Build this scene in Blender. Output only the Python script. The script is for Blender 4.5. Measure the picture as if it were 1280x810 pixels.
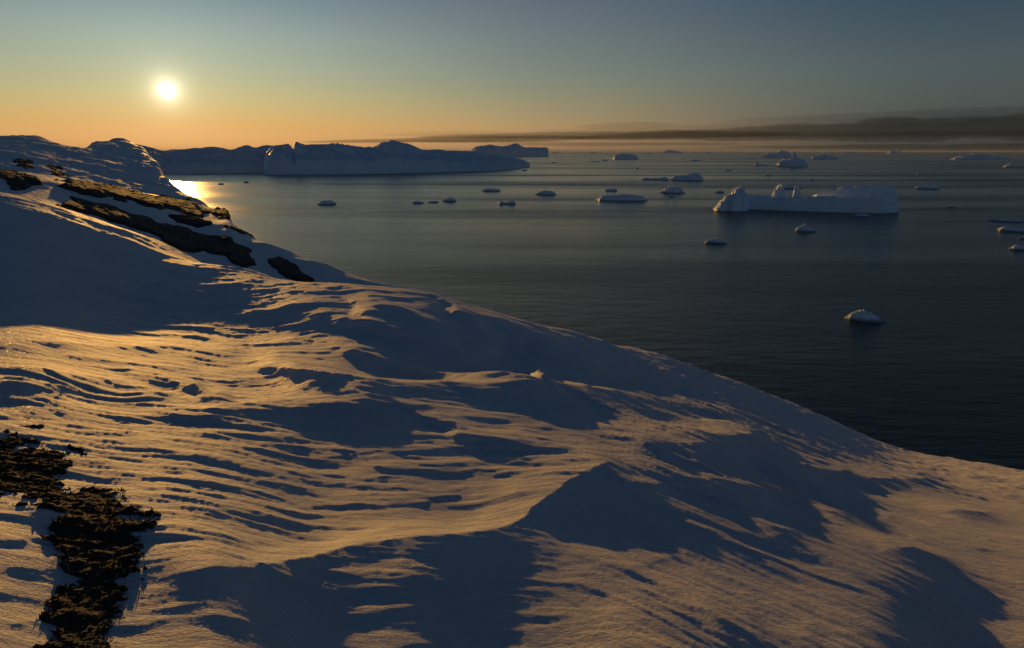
import bpy, math, random
import numpy as np

# ------------------------------------------------------------------ scene clear
sc = bpy.context.scene
for o in list(bpy.data.objects):
    bpy.data.objects.remove(o, do_unlink=True)
C = sc.collection
R = math.radians

# ------------------------------------------------------------------ camera
# photograph: 1280 px wide, optical centre (640, 360); the frame goes on 90 px lower
F = 853.0
EYE = 80.0                       # eye height above the sea
PITCH = math.atan(171.0 / F)     # horizon on row 189
cam = bpy.data.cameras.new('camera')
cam.sensor_fit = 'HORIZONTAL'
cam.sensor_width = 36.0
cam.lens = 36.0 * F / 1280.0
cam.shift_y = -45.0 / 1280.0
cam.clip_start = 0.1
cam.clip_end = 400000.0
camo = bpy.data.objects.new('camera', cam)
camo.location = (0, 0, EYE)
camo.rotation_euler = (math.pi / 2 - PITCH, 0, 0)
C.objects.link(camo)
sc.camera = camo

# ------------------------------------------------------------------ sun and sky
SUN_AZ = math.atan2((210 - 640) / F, math.cos(PITCH) + (360 - 123) / F * math.sin(PITCH))   # from +Y, clockwise
SUN_EL = R(4.35)
SD = (math.sin(SUN_AZ) * math.cos(SUN_EL), math.cos(SUN_AZ) * math.cos(SUN_EL), math.sin(SUN_EL))
sl = bpy.data.lights.new('sun', 'SUN')
sl.energy = 2.55
sl.angle = R(0.5)
sl.color = (1.0, 0.50, 0.105)
so = bpy.data.objects.new('sun', sl)
from mathutils import Vector
so.rotation_euler = Vector(SD).to_track_quat('Z', 'Y').to_euler()
so.location = (-40, 60, 140)
C.objects.link(so)

sc.view_settings.view_transform = 'Standard'
sc.view_settings.look = 'None'
sc.view_settings.gamma = 1.0
sc.view_settings.exposure = 0.0
sc.view_settings.use_curve_mapping = False

world = bpy.data.worlds.new("World")
sc.world = world
world.use_nodes = True
wt = world.node_tree
wn, wl_ = wt.nodes, wt.links
wn.clear()


def nd(tree, typ, **kw):
    n = tree.nodes.new(typ)
    for k, v in kw.items():
        setattr(n, k, v)
    return n


def mth(tree, op, a, b=None, c=None, clamp=False):
    n = tree.nodes.new('ShaderNodeMath')
    n.operation = op
    n.use_clamp = clamp
    for i, v in enumerate((a, b, c)):
        if v is None:
            continue
        if isinstance(v, (int, float)):
            n.inputs[i].default_value = v
        else:
            tree.links.new(v, n.inputs[i])
    return n.outputs[0]


def ramp(tree, fac, stops, interp='LINEAR'):
    n = tree.nodes.new('ShaderNodeValToRGB')
    n.color_ramp.interpolation = interp
    el = n.color_ramp.elements
    while len(el) > 1:
        el.remove(el[-1])
    el[0].position = stops[0][0]
    el[0].color = (*stops[0][1], 1)
    for p, c in stops[1:]:
        e = el.new(p)
        e.color = (*c, 1)
    if fac is not None:
        tree.links.new(fac, n.inputs[0])
    return n.outputs[0]


def mixc(tree, typ, fac, a, b):
    n = tree.nodes.new('ShaderNodeMix')
    n.data_type = 'RGBA'
    n.blend_type = typ
    for sock, v in ((n.inputs[0], fac), (n.inputs[6], a), (n.inputs[7], b)):
        if isinstance(v, (int, float)):
            sock.default_value = v
        elif isinstance(v, tuple):
            sock.default_value = (*v, 1)
        else:
            tree.links.new(v, sock)
    return n.outputs[2]


w_out = nd(wt, 'ShaderNodeOutputWorld')
w_bg = nd(wt, 'ShaderNodeBackground')
sky = nd(wt, 'ShaderNodeTexSky')
sky.sky_type = 'NISHITA'
sky.sun_disc = False
sky.sun_elevation = SUN_EL
sky.sun_rotation = SUN_AZ
sky.altitude = 80
sky.air_density = 1.0
sky.dust_density = 0.0
sky.ozone_density = 2.0
# the clear-air sky is toned by height and by the angle from the sun's bearing: gold low by the sun, slate away from it
tc = nd(wt, 'ShaderNodeTexCoord')
nrm = nd(wt, 'ShaderNodeVectorMath', operation='NORMALIZE')
wl_.new(tc.outputs['Generated'], nrm.inputs[0])
sxyz = nd(wt, 'ShaderNodeSeparateXYZ')
wl_.new(nrm.outputs[0], sxyz.inputs[0])
elev = mth(wt, 'MULTIPLY', mth(wt, 'ARCSINE', mth(wt, 'MAXIMUM', sxyz.outputs[2], 0.0)), 1 / math.radians(90))     # 0..1
hl = mth(wt, 'SQRT', mth(wt, 'ADD', mth(wt, 'MULTIPLY', sxyz.outputs[0], sxyz.outputs[0]), mth(wt, 'MULTIPLY', sxyz.outputs[1], sxyz.outputs[1])))
hd = mth(wt, 'ADD', mth(wt, 'MULTIPLY', sxyz.outputs[0], math.sin(SUN_AZ)), mth(wt, 'MULTIPLY', sxyz.outputs[1], math.cos(SUN_AZ)))
daz = mth(wt, 'MULTIPLY', mth(wt, 'ARCCOSINE', mth(wt, 'DIVIDE', hd, mth(wt, 'MAXIMUM', hl, 0.001)), None), 1 / math.pi)   # 0..1


def lin(c):
    return tuple((v / 255 / 12.92) if v <= 10 else ((v / 255 + .055) / 1.055) ** 2.4 for v in c)


NIS_E = [0, 2, 4, 6, 8.5, 11, 20, 40, 90]
NIS = {0: [(.3445, .2439, .0726), (.2654, .2659, .1347), (.1983, .2481, .1756), (.1522, .2163, .1953), (.115, .180, .196), (.0938, .1563, .1879)],
       27: [(.3022, .2166, .0649), (.2331, .2358, .1182), (.1742, .2177, .1568), (.1337, .1908, .173), (.1, .159, .174), (.0834, .1393, .1674)],
       60: [(.2033, .1411, .0407), (.1581, .1572, .0778), (.1178, .1473, .1047), (.0901, .1299, .1179), (.071, .112, .119), (.0578, .0964, .1154)]}
TGT = {0: [(228, 172, 108), (222, 178, 112), (200, 188, 136), (177, 182, 155), (153, 170, 163), (128, 147, 154)],
       27: [(162, 132, 100), (176, 150, 108), (150, 145, 117), (128, 137, 126), (113, 125, 126), (101, 114, 123)],
       60: [(50, 58, 62), (70, 76, 79), (76, 86, 86), (74, 87, 92), (64, 80, 90), (52, 72, 90)]}
HIGH = {0: [(1.0, 1.0, 1.05), (.42, .5, .62), (.30, .42, .58)], 27: [(.6, .68, .8), (.36, .46, .6), (.30, .42, .58)], 60: [(.4, .52, .72), (.32, .44, .62), (.30, .42, .58)]}
rcol = {}
for dd in (0, 27, 60):
    st = [(NIS_E[i] / 90, tuple(a / b for a, b in zip(lin(TGT[dd][i]), NIS[dd][i]))) for i in range(6)]
    st += [(NIS_E[6 + i] / 90, HIGH[dd][i]) for i in range(3)]
    rcol[dd] = ramp(wt, elev, st)
k1 = nd(wt, 'ShaderNodeMapRange', interpolation_type='SMOOTHSTEP')
k1.inputs[1].default_value = 0; k1.inputs[2].default_value = 30 / 180
wl_.new(daz, k1.inputs[0])
k2 = nd(wt, 'ShaderNodeMapRange', interpolation_type='SMOOTHSTEP')
k2.inputs[1].default_value = 20 / 180; k2.inputs[2].default_value = 60 / 180
wl_.new(daz, k2.inputs[0])
k3 = nd(wt, 'ShaderNodeMapRange', interpolation_type='SMOOTHSTEP')      # the anti-solar horizon picks up again, as in clear air
k3.inputs[1].default_value = 80 / 180; k3.inputs[2].default_value = 1.0
k3.inputs[3].default_value = 1.0; k3.inputs[4].default_value = 1.8
wl_.new(daz, k3.inputs[0])
tone = mixc(wt, 'MIX', k2.outputs[0], mixc(wt, 'MIX', k1.outputs[0], rcol[0], rcol[27]), rcol[60])
skyc = mixc(wt, 'MULTIPLY', 1.0, sky.outputs[0], tone)
dim = nd(wt, 'ShaderNodeVectorMath', operation='SCALE')
wl_.new(skyc, dim.inputs[0]); wl_.new(k3.outputs[0], dim.inputs['Scale'])
# the sun itself and the bright air right round it
dv = nd(wt, 'ShaderNodeVectorMath', operation='DOT_PRODUCT')
wl_.new(nrm.outputs[0], dv.inputs[0]); dv.inputs[1].default_value = SD
gam = mth(wt, 'MULTIPLY', mth(wt, 'ARCCOSINE', mth(wt, 'MINIMUM', dv.outputs['Value'], 1.0)), 180 / math.pi)
def glow(amp, width, col):
    e = mth(wt, 'MULTIPLY', mth(wt, 'POWER', math.e, mth(wt, 'MULTIPLY', gam, -1 / width)), amp)
    v = nd(wt, 'ShaderNodeVectorMath', operation='SCALE')
    v.inputs[0].default_value = col
    wl_.new(e, v.inputs['Scale'])
    return v.outputs[0]
def addv(a, b):
    v = nd(wt, 'ShaderNodeVectorMath', operation='ADD')
    wl_.new(a, v.inputs[0]); wl_.new(b, v.inputs[1])
    return v.outputs[0]
disc = nd(wt, 'ShaderNodeMapRange', interpolation_type='SMOOTHSTEP')
disc.inputs[1].default_value = .62; disc.inputs[2].default_value = .40; disc.inputs[3].default_value = 0; disc.inputs[4].default_value = 1
wl_.new(gam, disc.inputs[0])
dcol = nd(wt, 'ShaderNodeVectorMath', operation='SCALE')
dcol.inputs[0].default_value = (400, 370, 290)
wl_.new(disc.outputs[0], dcol.inputs['Scale'])
total = addv(addv(dim.outputs[0], glow(42, .5, (1, .9, .66))), addv(glow(4.6, 2.5, (1, .84, .5)), dcol.outputs[0]))
w_bg.inputs[1].default_value = 0.05
wl_.new(total, w_bg.inputs[0])
wl_.new(w_bg.outputs[0], w_out.inputs[0])

# ------------------------------------------------------------------ helpers


def setp(o, label=None, cat=None, group=None, kind=None):
    if label: o['label'] = label
    if cat: o['category'] = cat
    if group: o['group'] = group
    if kind: o['kind'] = kind
    return o


def mesh_obj(name, V, Q, mat, smooth=True, parent=None):
    V = np.ascontiguousarray(V, dtype=np.float32)
    Q = np.ascontiguousarray(Q, dtype=np.int32)
    k = Q.shape[1]
    me = bpy.data.meshes.new(name)
    me.vertices.add(len(V))
    me.vertices.foreach_set('co', V.ravel())
    me.loops.add(Q.size)
    me.loops.foreach_set('vertex_index', Q.ravel())
    me.polygons.add(len(Q))
    me.polygons.foreach_set('loop_start', np.arange(0, Q.size, k, dtype=np.int32))
    me.polygons.foreach_set('loop_total', np.full(len(Q), k, dtype=np.int32))
    me.update(calc_edges=True)
    me.validate()
    me.polygons.foreach_set('use_smooth', np.full(len(me.polygons), smooth))
    if mat: me.materials.append(mat)
    o = bpy.data.objects.new(name, me)
    C.objects.link(o)
    if parent: o.parent = parent
    return o


def grid_quads(nr, nc, keep=None):
    i, j = np.meshgrid(np.arange(nr - 1), np.arange(nc - 1), indexing='ij')
    a = i * nc + j
    q = np.stack([a, a + 1, a + nc + 1, a + nc], -1).reshape(-1, 4)
    if keep is not None:
        k = keep.ravel()
        q = q[k[q].all(1)]
    return q


rng = np.random.default_rng(11)
PERM = rng.permutation(512)
PERM = np.concatenate([PERM, PERM, PERM])
GA = rng.random(512) * 2 * np.pi
GX, GY = np.cos(GA), np.sin(GA)


def perlin(x, y, seed=0):
    x = x + seed * 37.17
    y = y + seed * 11.73
    xi = np.floor(x).astype(int); yi = np.floor(y).astype(int)
    xf = x - xi; yf = y - yi
    u = xf * xf * xf * (xf * (xf * 6 - 15) + 10)
    v = yf * yf * yf * (yf * (yf * 6 - 15) + 10)
    def g(ix, iy, dx, dy):
        h = PERM[(PERM[ix & 511] + iy) & 511]
        return GX[h] * dx + GY[h] * dy
    a = g(xi, yi, xf, yf); b = g(xi + 1, yi, xf - 1, yf)
    c = g(xi, yi + 1, xf, yf - 1); d = g(xi + 1, yi + 1, xf - 1, yf - 1)
    return (a + u * (b - a) + v * ((c + u * (d - c)) - (a + u * (b - a)))) * 1.5


def fbm(x, y, oct=4, seed=0, gain=0.5, lac=2.03):
    s = 0; a = 1.0
    for k in range(oct):
        s = s + a * perlin(x, y, seed + k * 3.1)
        x = x * lac; y = y * lac; a *= gain
    return s


def ridged(x, y, oct=4, seed=0, gain=0.5):
    s = 0; a = 1.0
    for k in range(oct):
        s = s + a * (1 - 2 * np.abs(perlin(x, y, seed + k * 3.1)))
        x = x * 2.03; y = y * 2.03; a *= gain
    return s


def sstep(a, b, x):
    t = np.clip((x - a) / (b - a), 0, 1)
    return t * t * (3 - 2 * t)


def pchip(xk, yk, x):
    xk = np.asarray(xk, float); yk = np.asarray(yk, float)
    h = np.diff(xk); dl = np.diff(yk) / h
    d = np.zeros_like(yk)
    d[0] = dl[0]; d[-1] = dl[-1]
    for i in range(1, len(xk) - 1):
        if dl[i - 1] * dl[i] > 0:
            w1 = 2 * h[i] + h[i - 1]; w2 = h[i] + 2 * h[i - 1]
            d[i] = (w1 + w2) / (w1 / dl[i - 1] + w2 / dl[i])
    k = np.clip(np.searchsorted(xk, x) - 1, 0, len(h) - 1)
    t = (x - xk[k]) / h[k]
    lo = x < xk[0]; hi = x > xk[-1]
    tt = np.clip(t, 0, 1)
    y = ((1 + 2 * tt) * (1 - tt) ** 2 * yk[k] + tt * (1 - tt) ** 2 * h[k] * d[k]
         + tt * tt * (3 - 2 * tt) * yk[k + 1] + tt * tt * (tt - 1) * h[k] * d[k + 1])
    y = np.where(lo, yk[0] + d[0] * (x - xk[0]), y)
    return np.where(hi, yk[-1] + d[-1] * (x - xk[-1]), y)


CP, SP = math.cos(PITCH), math.sin(PITCH)


def pix(px, py):
    """photograph pixel -> (azimuth, tangent of the angle below eye level)"""
    u = (np.asarray(px, float) - 640) / F
    v = (360 - np.asarray(py, float)) / F
    X, Y, Z = u, CP + v * SP, -SP + v * CP
    return np.arctan2(X, Y), -Z / np.hypot(X, Y)


def proj(X, Y, Z):
    """world point (z above the sea) -> photograph pixel"""
    Zr = Z - EYE
    dep = Y * CP - Zr * SP
    up = Y * SP + Zr * CP
    return 640 + F * X / dep, 360 - F * up / dep


def at_sea(px, py):
    th, t = pix(px, py)
    r = EYE / t
    return float(r * math.sin(th)), float(r * math.cos(th)), float(r)


# ------------------------------------------------------------------ materials
def new_mat(name):
    m = bpy.data.materials.new(name)
    m.use_nodes = True
    t = m.node_tree
    return m, t, t.nodes['Principled BSDF']


def noise(t, vec, scale, detail=4, rough=0.55, dist=0.0):
    n = t.nodes.new('ShaderNodeTexNoise')
    n.inputs['Scale'].default_value = scale
    n.inputs['Detail'].default_value = detail
    n.inputs['Roughness'].default_value = rough
    n.inputs['Distortion'].default_value = dist
    if vec is not None: t.links.new(vec, n.inputs['Vector'])
    return n.outputs['Fac']


def mapping(t, scale=(1, 1, 1), rot=(0, 0, 0)):
    c = t.nodes.new('ShaderNodeTexCoord')
    m = t.nodes.new('ShaderNodeMapping')
    m.inputs['Scale'].default_value = scale
    m.inputs['Rotation'].default_value = rot
    t.links.new(c.outputs['Object'], m.inputs['Vector'])
    return m.outputs[0]


def bump(t, h, strength, distance, normal=None):
    b = t.nodes.new('ShaderNodeBump')
    b.inputs['Strength'].default_value = strength
    b.inputs['Distance'].default_value = distance
    t.links.new(h, b.inputs['Height'])
    if normal is not None: t.links.new(normal, b.inputs['Normal'])
    return b.outputs[0]


def snow_mat(name, near):
    m, t, b = new_mat(name)
    if near:
        v = mapping(t, (1, 2.6, 2.6), (0, 0, R(-8)))
        n1 = noise(t, v, 5.0, 5, 0.6)
        n2 = noise(t, mapping(t), 90, 4, 0.7)
        nb = bump(t, n1, 0.65, 0.05)
        nb = bump(t, noise(t, mapping(t, (1, 3.2, 3.2), (0, 0, R(-6))), 24.0, 4, 0.65), 0.9, 0.02, nb)
        nb = bump(t, n2, 0.7, 0.008, nb)
        col = ramp(t, noise(t, mapping(t), 1.3, 4), [(0.3, (0.74, 0.76, 0.80)), (0.7, (0.86, 0.87, 0.88))])
        # crystal facets: tiny cells, each with its own tilt, a few of them polished
        vo = t.nodes.new('ShaderNodeTexVoronoi')
        vo.inputs['Scale'].default_value = 140
        t.links.new(mapping(t), vo.inputs['Vector'])
        sep = t.nodes.new('ShaderNodeSeparateColor')
        t.links.new(vo.outputs['Color'], sep.inputs[0])
        flag = mth(t, 'GREATER_THAN', sep.outputs[0], 0.9)
        geo = t.nodes.new('ShaderNodeNewGeometry')
        va = t.nodes.new('ShaderNodeVectorMath'); va.operation = 'SUBTRACT'
        t.links.new(vo.outputs['Color'], va.inputs[0]); va.inputs[1].default_value = (.5, .5, .5)
        vs = t.nodes.new('ShaderNodeVectorMath'); vs.operation = 'SCALE'
        t.links.new(va.outputs[0], vs.inputs[0]); vs.inputs['Scale'].default_value = 1.1
        vb = t.nodes.new('ShaderNodeVectorMath'); vb.operation = 'ADD'
        t.links.new(vs.outputs[0], vb.inputs[0]); t.links.new(geo.outputs['Normal'], vb.inputs[1])
        vnm = t.nodes.new('ShaderNodeVectorMath'); vnm.operation = 'NORMALIZE'
        t.links.new(vb.outputs[0], vnm.inputs[0])
        gl = t.nodes.new('ShaderNodeBsdfGlossy')
        gl.inputs['Roughness'].default_value = 0.3
        gl.inputs['Color'].default_value = (0.9, 0.9, 0.9, 1)
        t.links.new(vnm.outputs[0], gl.inputs['Normal'])
        mx = t.nodes.new('ShaderNodeMixShader')
        t.links.new(mth(t, 'MULTIPLY', flag, 0.06), mx.inputs[0])
        t.links.new(b.outputs[0], mx.inputs[1]); t.links.new(gl.outputs[0], mx.inputs[2])
        t.links.new(mx.outputs[0], t.nodes['Material Output'].inputs[0])
    else:
        n1 = noise(t, mapping(t), 0.06, 6, 0.6)
        nb = bump(t, n1, 0.5, 3.0)
        nb = bump(t, noise(t, mapping(t), 0.6, 5, 0.6), 0.4, 0.5, nb)
        col = ramp(t, n1, [(0.3, (0.70, 0.73, 0.78)), (0.7, (0.84, 0.85, 0.87))])
    t.links.new(col, b.inputs['Base Color'])
    t.links.new(nb, b.inputs['Normal'])
    b.inputs['Roughness'].default_value = 0.65
    b.inputs['Specular IOR Level'].default_value = 0.25
    return m


def rock_mat(name, scale, c0, c1, frost=0.0):
    m, t, b = new_mat(name)
    v = mapping(t)
    n1 = noise(t, v, scale, 8, 0.65)
    col = ramp(t, n1, [(0.35, c0), (0.7, c1)])
    if frost:
        fr = ramp(t, noise(t, v, scale * 0.6, 6, 0.7), [(0.62, (0, 0, 0)), (0.72, (1, 1, 1))])
        col = mixc(t, 'MIX', mth(t, 'MULTIPLY', fr, frost), col, (0.7, 0.72, 0.76))
    t.links.new(col, b.inputs['Base Color'])
    t.links.new(bump(t, n1, 0.8, 1.0 / scale), b.inputs['Normal'])
    b.inputs['Roughness'].default_value = 0.85
    return m


def ice_mat(name, c0, c1, scale):
    m, t, b = new_mat(name)
    v = mapping(t)
    n1 = noise(t, v, scale, 6, 0.6)
    col = ramp(t, n1, [(0.3, c0), (0.68, c1)])
    # wet, wave-washed band of darker ice just over the waterline
    g = t.nodes.new('ShaderNodeNewGeometry')
    sp = t.nodes.new('ShaderNodeSeparateXYZ')
    t.links.new(g.outputs['Position'], sp.inputs[0])
    wet = ramp(t, mth(t, 'ADD', mth(t, 'MULTIPLY', sp.outputs[2], 0.35), mth(t, 'MULTIPLY', n1, -0.35)), [(0.1, (1, 1, 1)), (0.45, (0, 0, 0))])
    col = mixc(t, 'MIX', mth(t, 'MULTIPLY', wet, 0.8), col, (0.10, 0.15, 0.19))
    t.links.new(col, b.inputs['Base Color'])
    nb = bump(t, n1, 0.6, 0.25 / scale)
    nb = bump(t, noise(t, v, scale * 5, 5, 0.65), 0.5, 0.06 / scale, nb)
    t.links.new(nb, b.inputs['Normal'])
    b.inputs['Roughness'].default_value = 0.5
    b.inputs['Specular IOR Level'].default_value = 0.3
    return m


M_SNOW = snow_mat('wind_packed_snow', True)
M_HILL = snow_mat('hill_snow', False)
M_ROCK = rock_mat('dark_tundra_rock', 0.5, (0.012, 0.009, 0.007), (0.045, 0.034, 0.025), 0.5)
M_TURF = rock_mat('frozen_turf', 22, (0.008, 0.006, 0.004), (0.034, 0.023, 0.014), 0.4)
M_FARHILL = rock_mat('far_coast', 0.012, (0.40, 0.43, 0.47), (0.82, 0.84, 0.87))
M_ICE = ice_mat('iceberg_ice', (0.62, 0.77, 0.89), (0.82, 0.89, 0.94), 0.22)
M_BIGICE = ice_mat('giant_ice', (0.55, 0.71, 0.85), (0.78, 0.86, 0.92), 0.012)

# sea
M_SEA, t, b = new_mat('sea_water')
b.inputs['Base Color'].default_value = (0.007, 0.021, 0.023, 1)
b.inputs['IOR'].default_value = 1.333
slick = noise(t, mapping(t, (0.0006, 0.004, 1), (0, 0, R(4))), 1.0, 5, 0.6)
rg = ramp(t, slick, [(0.35, (0.10,) * 3), (0.65, (0.36,) * 3)])
t.links.new(rg, b.inputs['Roughness'])
w1 = noise(t, mapping(t, (0.05, 0.12, 1), (0, 0, R(12))), 1.0, 4, 0.6)
w2 = noise(t, mapping(t, (0.35, 0.7, 1), (0, 0, R(-10))), 1.0, 5, 0.65)
nb = bump(t, w1, 0.5, 1.2)
nb = bump(t, w2, 0.6, 0.35, nb)
t.links.new(nb, b.inputs['Normal'])

# ------------------------------------------------------------------ sea sheet
rr = np.concatenate([[0.0], np.geomspace(60, 150000, 90)])
th = np.linspace(-math.pi, math.pi, 145)
RR, TH = np.meshgrid(rr, th, indexing='ij')
V = np.stack([RR * np.sin(TH), RR * np.cos(TH), np.zeros_like(RR)], -1).reshape(-1, 3)
setp(mesh_obj('sea', V, grid_quads(len(rr), len(th))[:, ::-1], M_SEA), kind='structure')

# ------------------------------------------------------------------ foreground snow slope
# per column of the photograph: (row, range) knots; crest is the last one, k the fall-off behind it
COLS = [
    (-420, [(720, 4.3), (500, 9.5), (405, 15.0), (215, 25.0)], .004),
    (-150, [(720, 4.1), (620, 5.3), (520, 7.2), (450, 9.8), (408, 12.2), (222, 23.5)], .006),
    (0, [(720, 4.0), (620, 5.1), (520, 6.9), (450, 9.2), (412, 11.2), (240, 21.6)], .008),
    (100, [(720, 3.9), (620, 5.0), (520, 7.0), (450, 9.6), (413, 11.9), (268, 21.0)], .010),
    (200, [(720, 3.7), (620, 4.85), (520, 7.0), (455, 9.6), (415, 12.2), (302, 19.8)], .010),
    (300, [(720, 3.8), (620, 4.95), (520, 6.95), (460, 9.3), (420, 11.7), (336, 16.8)], .008),
    (400, [(720, 3.9), (620, 5.1), (520, 6.95), (500, 7.5), (460, 9.0), (426, 10.8), (354, 14.8)], .008),
    (500, [(720, 3.85), (620, 5.0), (520, 6.95), (505, 7.4), (470, 8.75), (436, 10.3), (362, 14.0)], .008),
    (600, [(720, 3.9), (620, 5.05), (520, 7.1), (505, 7.55), (470, 8.95), (440, 10.4), (388, 13.8)], .008),
    (700, [(720, 3.95), (620, 5.15), (520, 7.35), (500, 8.0), (475, 9.4), (445, 11.6), (411, 15.5)], .007),
    (800, [(720, 4.03), (620, 5.33), (520, 7.95), (490, 9.9), (460, 13.5), (437, 19.5)], .005),
    (900, [(720, 4.28), (640, 5.48), (555, 8.05), (505, 12.9), (470, 25.8)], .004),
    (1000, [(720, 4.75), (640, 6.35), (568, 10.1), (535, 16.4), (509, 30.8)], .004),
    (1140, [(720, 5.6), (660, 7.5), (610, 11.42), (585, 18.0), (567, 30.8)], .004),
    (1280, [(810, 5.25), (720, 6.9), (660, 9.55), (620, 14.4), (590, 30.0)], .004),
    (1500, [(810, 6.2), (720, 8.4), (660, 12.4), (606, 28.0)], .005),
    (1900, [(900, 6.0), (720, 11.0), (640, 25.5)], .006),
]
RT = np.geomspace(1.0, 420, 420)
th_k, tab = [], []
for cx, kn, kf in COLS:
    thc, tcr = pix(cx, kn[-1][0])
    ks = [(0.0, -2.15)]
    for y, r in kn:
        _, tt = pix(cx, y)
        ks.append((r, -float(tt) * r))
    rs, zs = ks[-1]
    s = float(tcr)
    rs2 = rs * 1.12
    ks.append((rs2, -s * rs2 - 0.35 * kf / .004 * 0.5))
    xk = [k[0] for k in ks]; yk = [k[1] for k in ks]
    z = pchip(xk, yk, RT)
    d = RT - rs2
    back = yk[-1] - (s + 0.06) * d - kf * d * d
    z = np.where(RT > rs2, back, z)
    th_k.append(float(thc)); tab.append(z)
tab = np.array(tab)
THT = np.linspace(R(-62), R(66), 700)
BASE = np.stack([pchip(th_k, tab[:, j], THT) for j in range(len(RT))], 0)   # rows r, cols theta
# soften along azimuth so that no spoke shows
ker = np.hanning(41); ker /= ker.sum()
BASE = np.apply_along_axis(lambda a: np.convolve(np.pad(a, 20, mode='edge'), ker, 'valid'), 1, BASE)


def bilin(tabl, TH, Rr):
    fi = np.clip((np.log(Rr) - math.log(RT[0])) / (math.log(RT[-1]) - math.log(RT[0])) * (len(RT) - 1), 0, len(RT) - 1.001)
    fj = np.clip((TH - THT[0]) / (THT[-1] - THT[0]) * (len(THT) - 1), 0, len(THT) - 1.001)
    i = fi.astype(int); j = fj.astype(int); a = fi - i; c = fj - j
    return ((tabl[i, j] * (1 - a) + tabl[i + 1, j] * a) * (1 - c)
            + (tabl[i, j + 1] * (1 - a) + tabl[i + 1, j + 1] * a) * c)


def on_slope(px, py, h=0.0):
    """where the sight line of a pixel meets the smooth slope"""
    thp, tp = pix(px, py)
    z = bilin(BASE, np.full_like(RT, float(thp)), RT) + h + float(tp) * RT
    hit = np.nonzero((z >= 0) & (RT < 60))[0]
    i = hit[0] if len(hit) else int(np.argmax(np.where(RT < 60, z / RT, -9)))
    r = RT[i]
    if len(hit) and i > 0:
        a = -z[i - 1] / (z[i] - z[i - 1])
        r = RT[i - 1] + a * (RT[i] - RT[i - 1])
    return float(r * math.sin(thp)), float(r * math.cos(thp))


LX, LY = -math.sin(SUN_AZ), -math.cos(SUN_AZ)      # the way the light travels over the ground

# drifts: crest line in photograph pixels with its height (m), width of the windward and of the lee side
DRIFTS = [
    ([(292, 455, .02), (322, 447, .14), (345, 439, .36), (380, 449, .32), (430, 461, .30), (500, 469, .25), (580, 474, .2), (660, 478, .15), (740, 482, .1), (800, 484, .02)], 1.1, .75),
    ([(-120, 420, .12), (0, 425, .14), (100, 429, .12), (200, 432, .10), (280, 436, .08), (330, 438, .02)], 1.1, .6),
    ([(-90, 459, .08), (0, 462, .10), (70, 466, .11), (140, 474, .10), (195, 488, .08), (215, 500, .01)], .7, .35),
    ([(-60, 478, .08), (0, 480, .10), (60, 484, .07), (95, 490, .02)], .5, .25),
    ([(150, 468, .02), (200, 471, .08), (240, 481, .12), (262, 497, .08), (300, 503, .02)], .45, .3),
    ([(60, 449, .02), (130, 452, .07), (200, 458, .06), (250, 462, .02)], .5, .25),
    ([(120, 514, .01), (220, 512, .07), (320, 508, .10), (430, 511, .08), (520, 512, .02)], .6, .25),
    ([(545, 541, .02), (580, 541, .08), (640, 550, .09), (715, 562, .02)], .5, .2),
    ([(100, 770, .05), (200, 730, .09), (300, 700, .17), (400, 668, .26), (500, 650, .32), (580, 638, .34), (640, 622, .32), (690, 597, .26), (735, 578, .16), (775, 566, .02)], .5, .85),
    ([(735, 505, .03), (800, 491, .13), (850, 501, .15), (900, 520, .10), (925, 530, .02)], .9, .45),
    ([(770, 565, .02), (840, 556, .1), (895, 549, .16), (926, 541, .12), (950, 540, .03)], .5, .5),
    ([(655, 431, .02), (652, 438, .22), (660, 456, .24), (684, 470, .18), (725, 478, .03)], .22, .5),
    ([(380, 428, .05), (480, 438, .16), (560, 451, .2), (650, 467, .22), (720, 480, .1), (790, 486, .03)], .9, .5),
    ([(335, 399, .02), (400, 388, .14), (440, 396, .14), (520, 418, .14), (600, 436, .02)], 1.0, .6),
    ([(440, 397, .02), (482, 378, .22), (502, 381, .2), (525, 394, .2), (585, 407, .16), (640, 424, .05)], 1.4, .8),
    ([(540, 378, .02), (575, 386, .2), (600, 398, .2), (660, 410, .2), (720, 430, .05)], 1.4, .8),
    ([(880, 548, .02), (915, 543, .07), (955, 545, .08), (985, 552, .03)], .6, .35),
    ([(960, 590, .02), (1000, 584, .10), (1040, 588, .09), (1060, 592, .02)], .5, .3),
    ([(1050, 600, .02), (1100, 596, .13), (1150, 600, .12), (1185, 604, .02)], .7, .4),
    ([(850, 608, .01), (900, 604, .07), (950, 612, .09), (985, 618, .02)], .4, .25),
    ([(1020, 640, .02), (1060, 634, .09), (1115, 640, .02)], .5, .3),
    ([(1160, 640, .02), (1205, 636, .12), (1260, 642, .02)], .6, .35),
    ([(935, 665, .01), (980, 660, .07), (1025, 668, .02)], .35, .2),
    ([(760, 612, .01), (800, 606, .05), (850, 612, .01)], .35, .2),
    ([(1090, 690, .01), (1140, 684, .08), (1200, 692, .01)], .4, .25),
]
TROUGHS = [
    ([(420, 478, .06), (520, 482, .2), (660, 484, .27), (780, 484, .24), (860, 490, .08)], .8),
    ([(600, 432, .05), (628, 444, .28), (640, 456, .2)], .6),
    ([(700, 520, .06), (800, 523, .22), (880, 533, .2), (905, 538, .1)], .7),
    ([(330, 745, .03), (480, 715, .10), (620, 690, .14), (740, 672, .12), (830, 700, .04)], .6),
    ([(860, 560, .02), (940, 590, .10), (1040, 640, .10), (1160, 690, .04)], .4),
]


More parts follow.
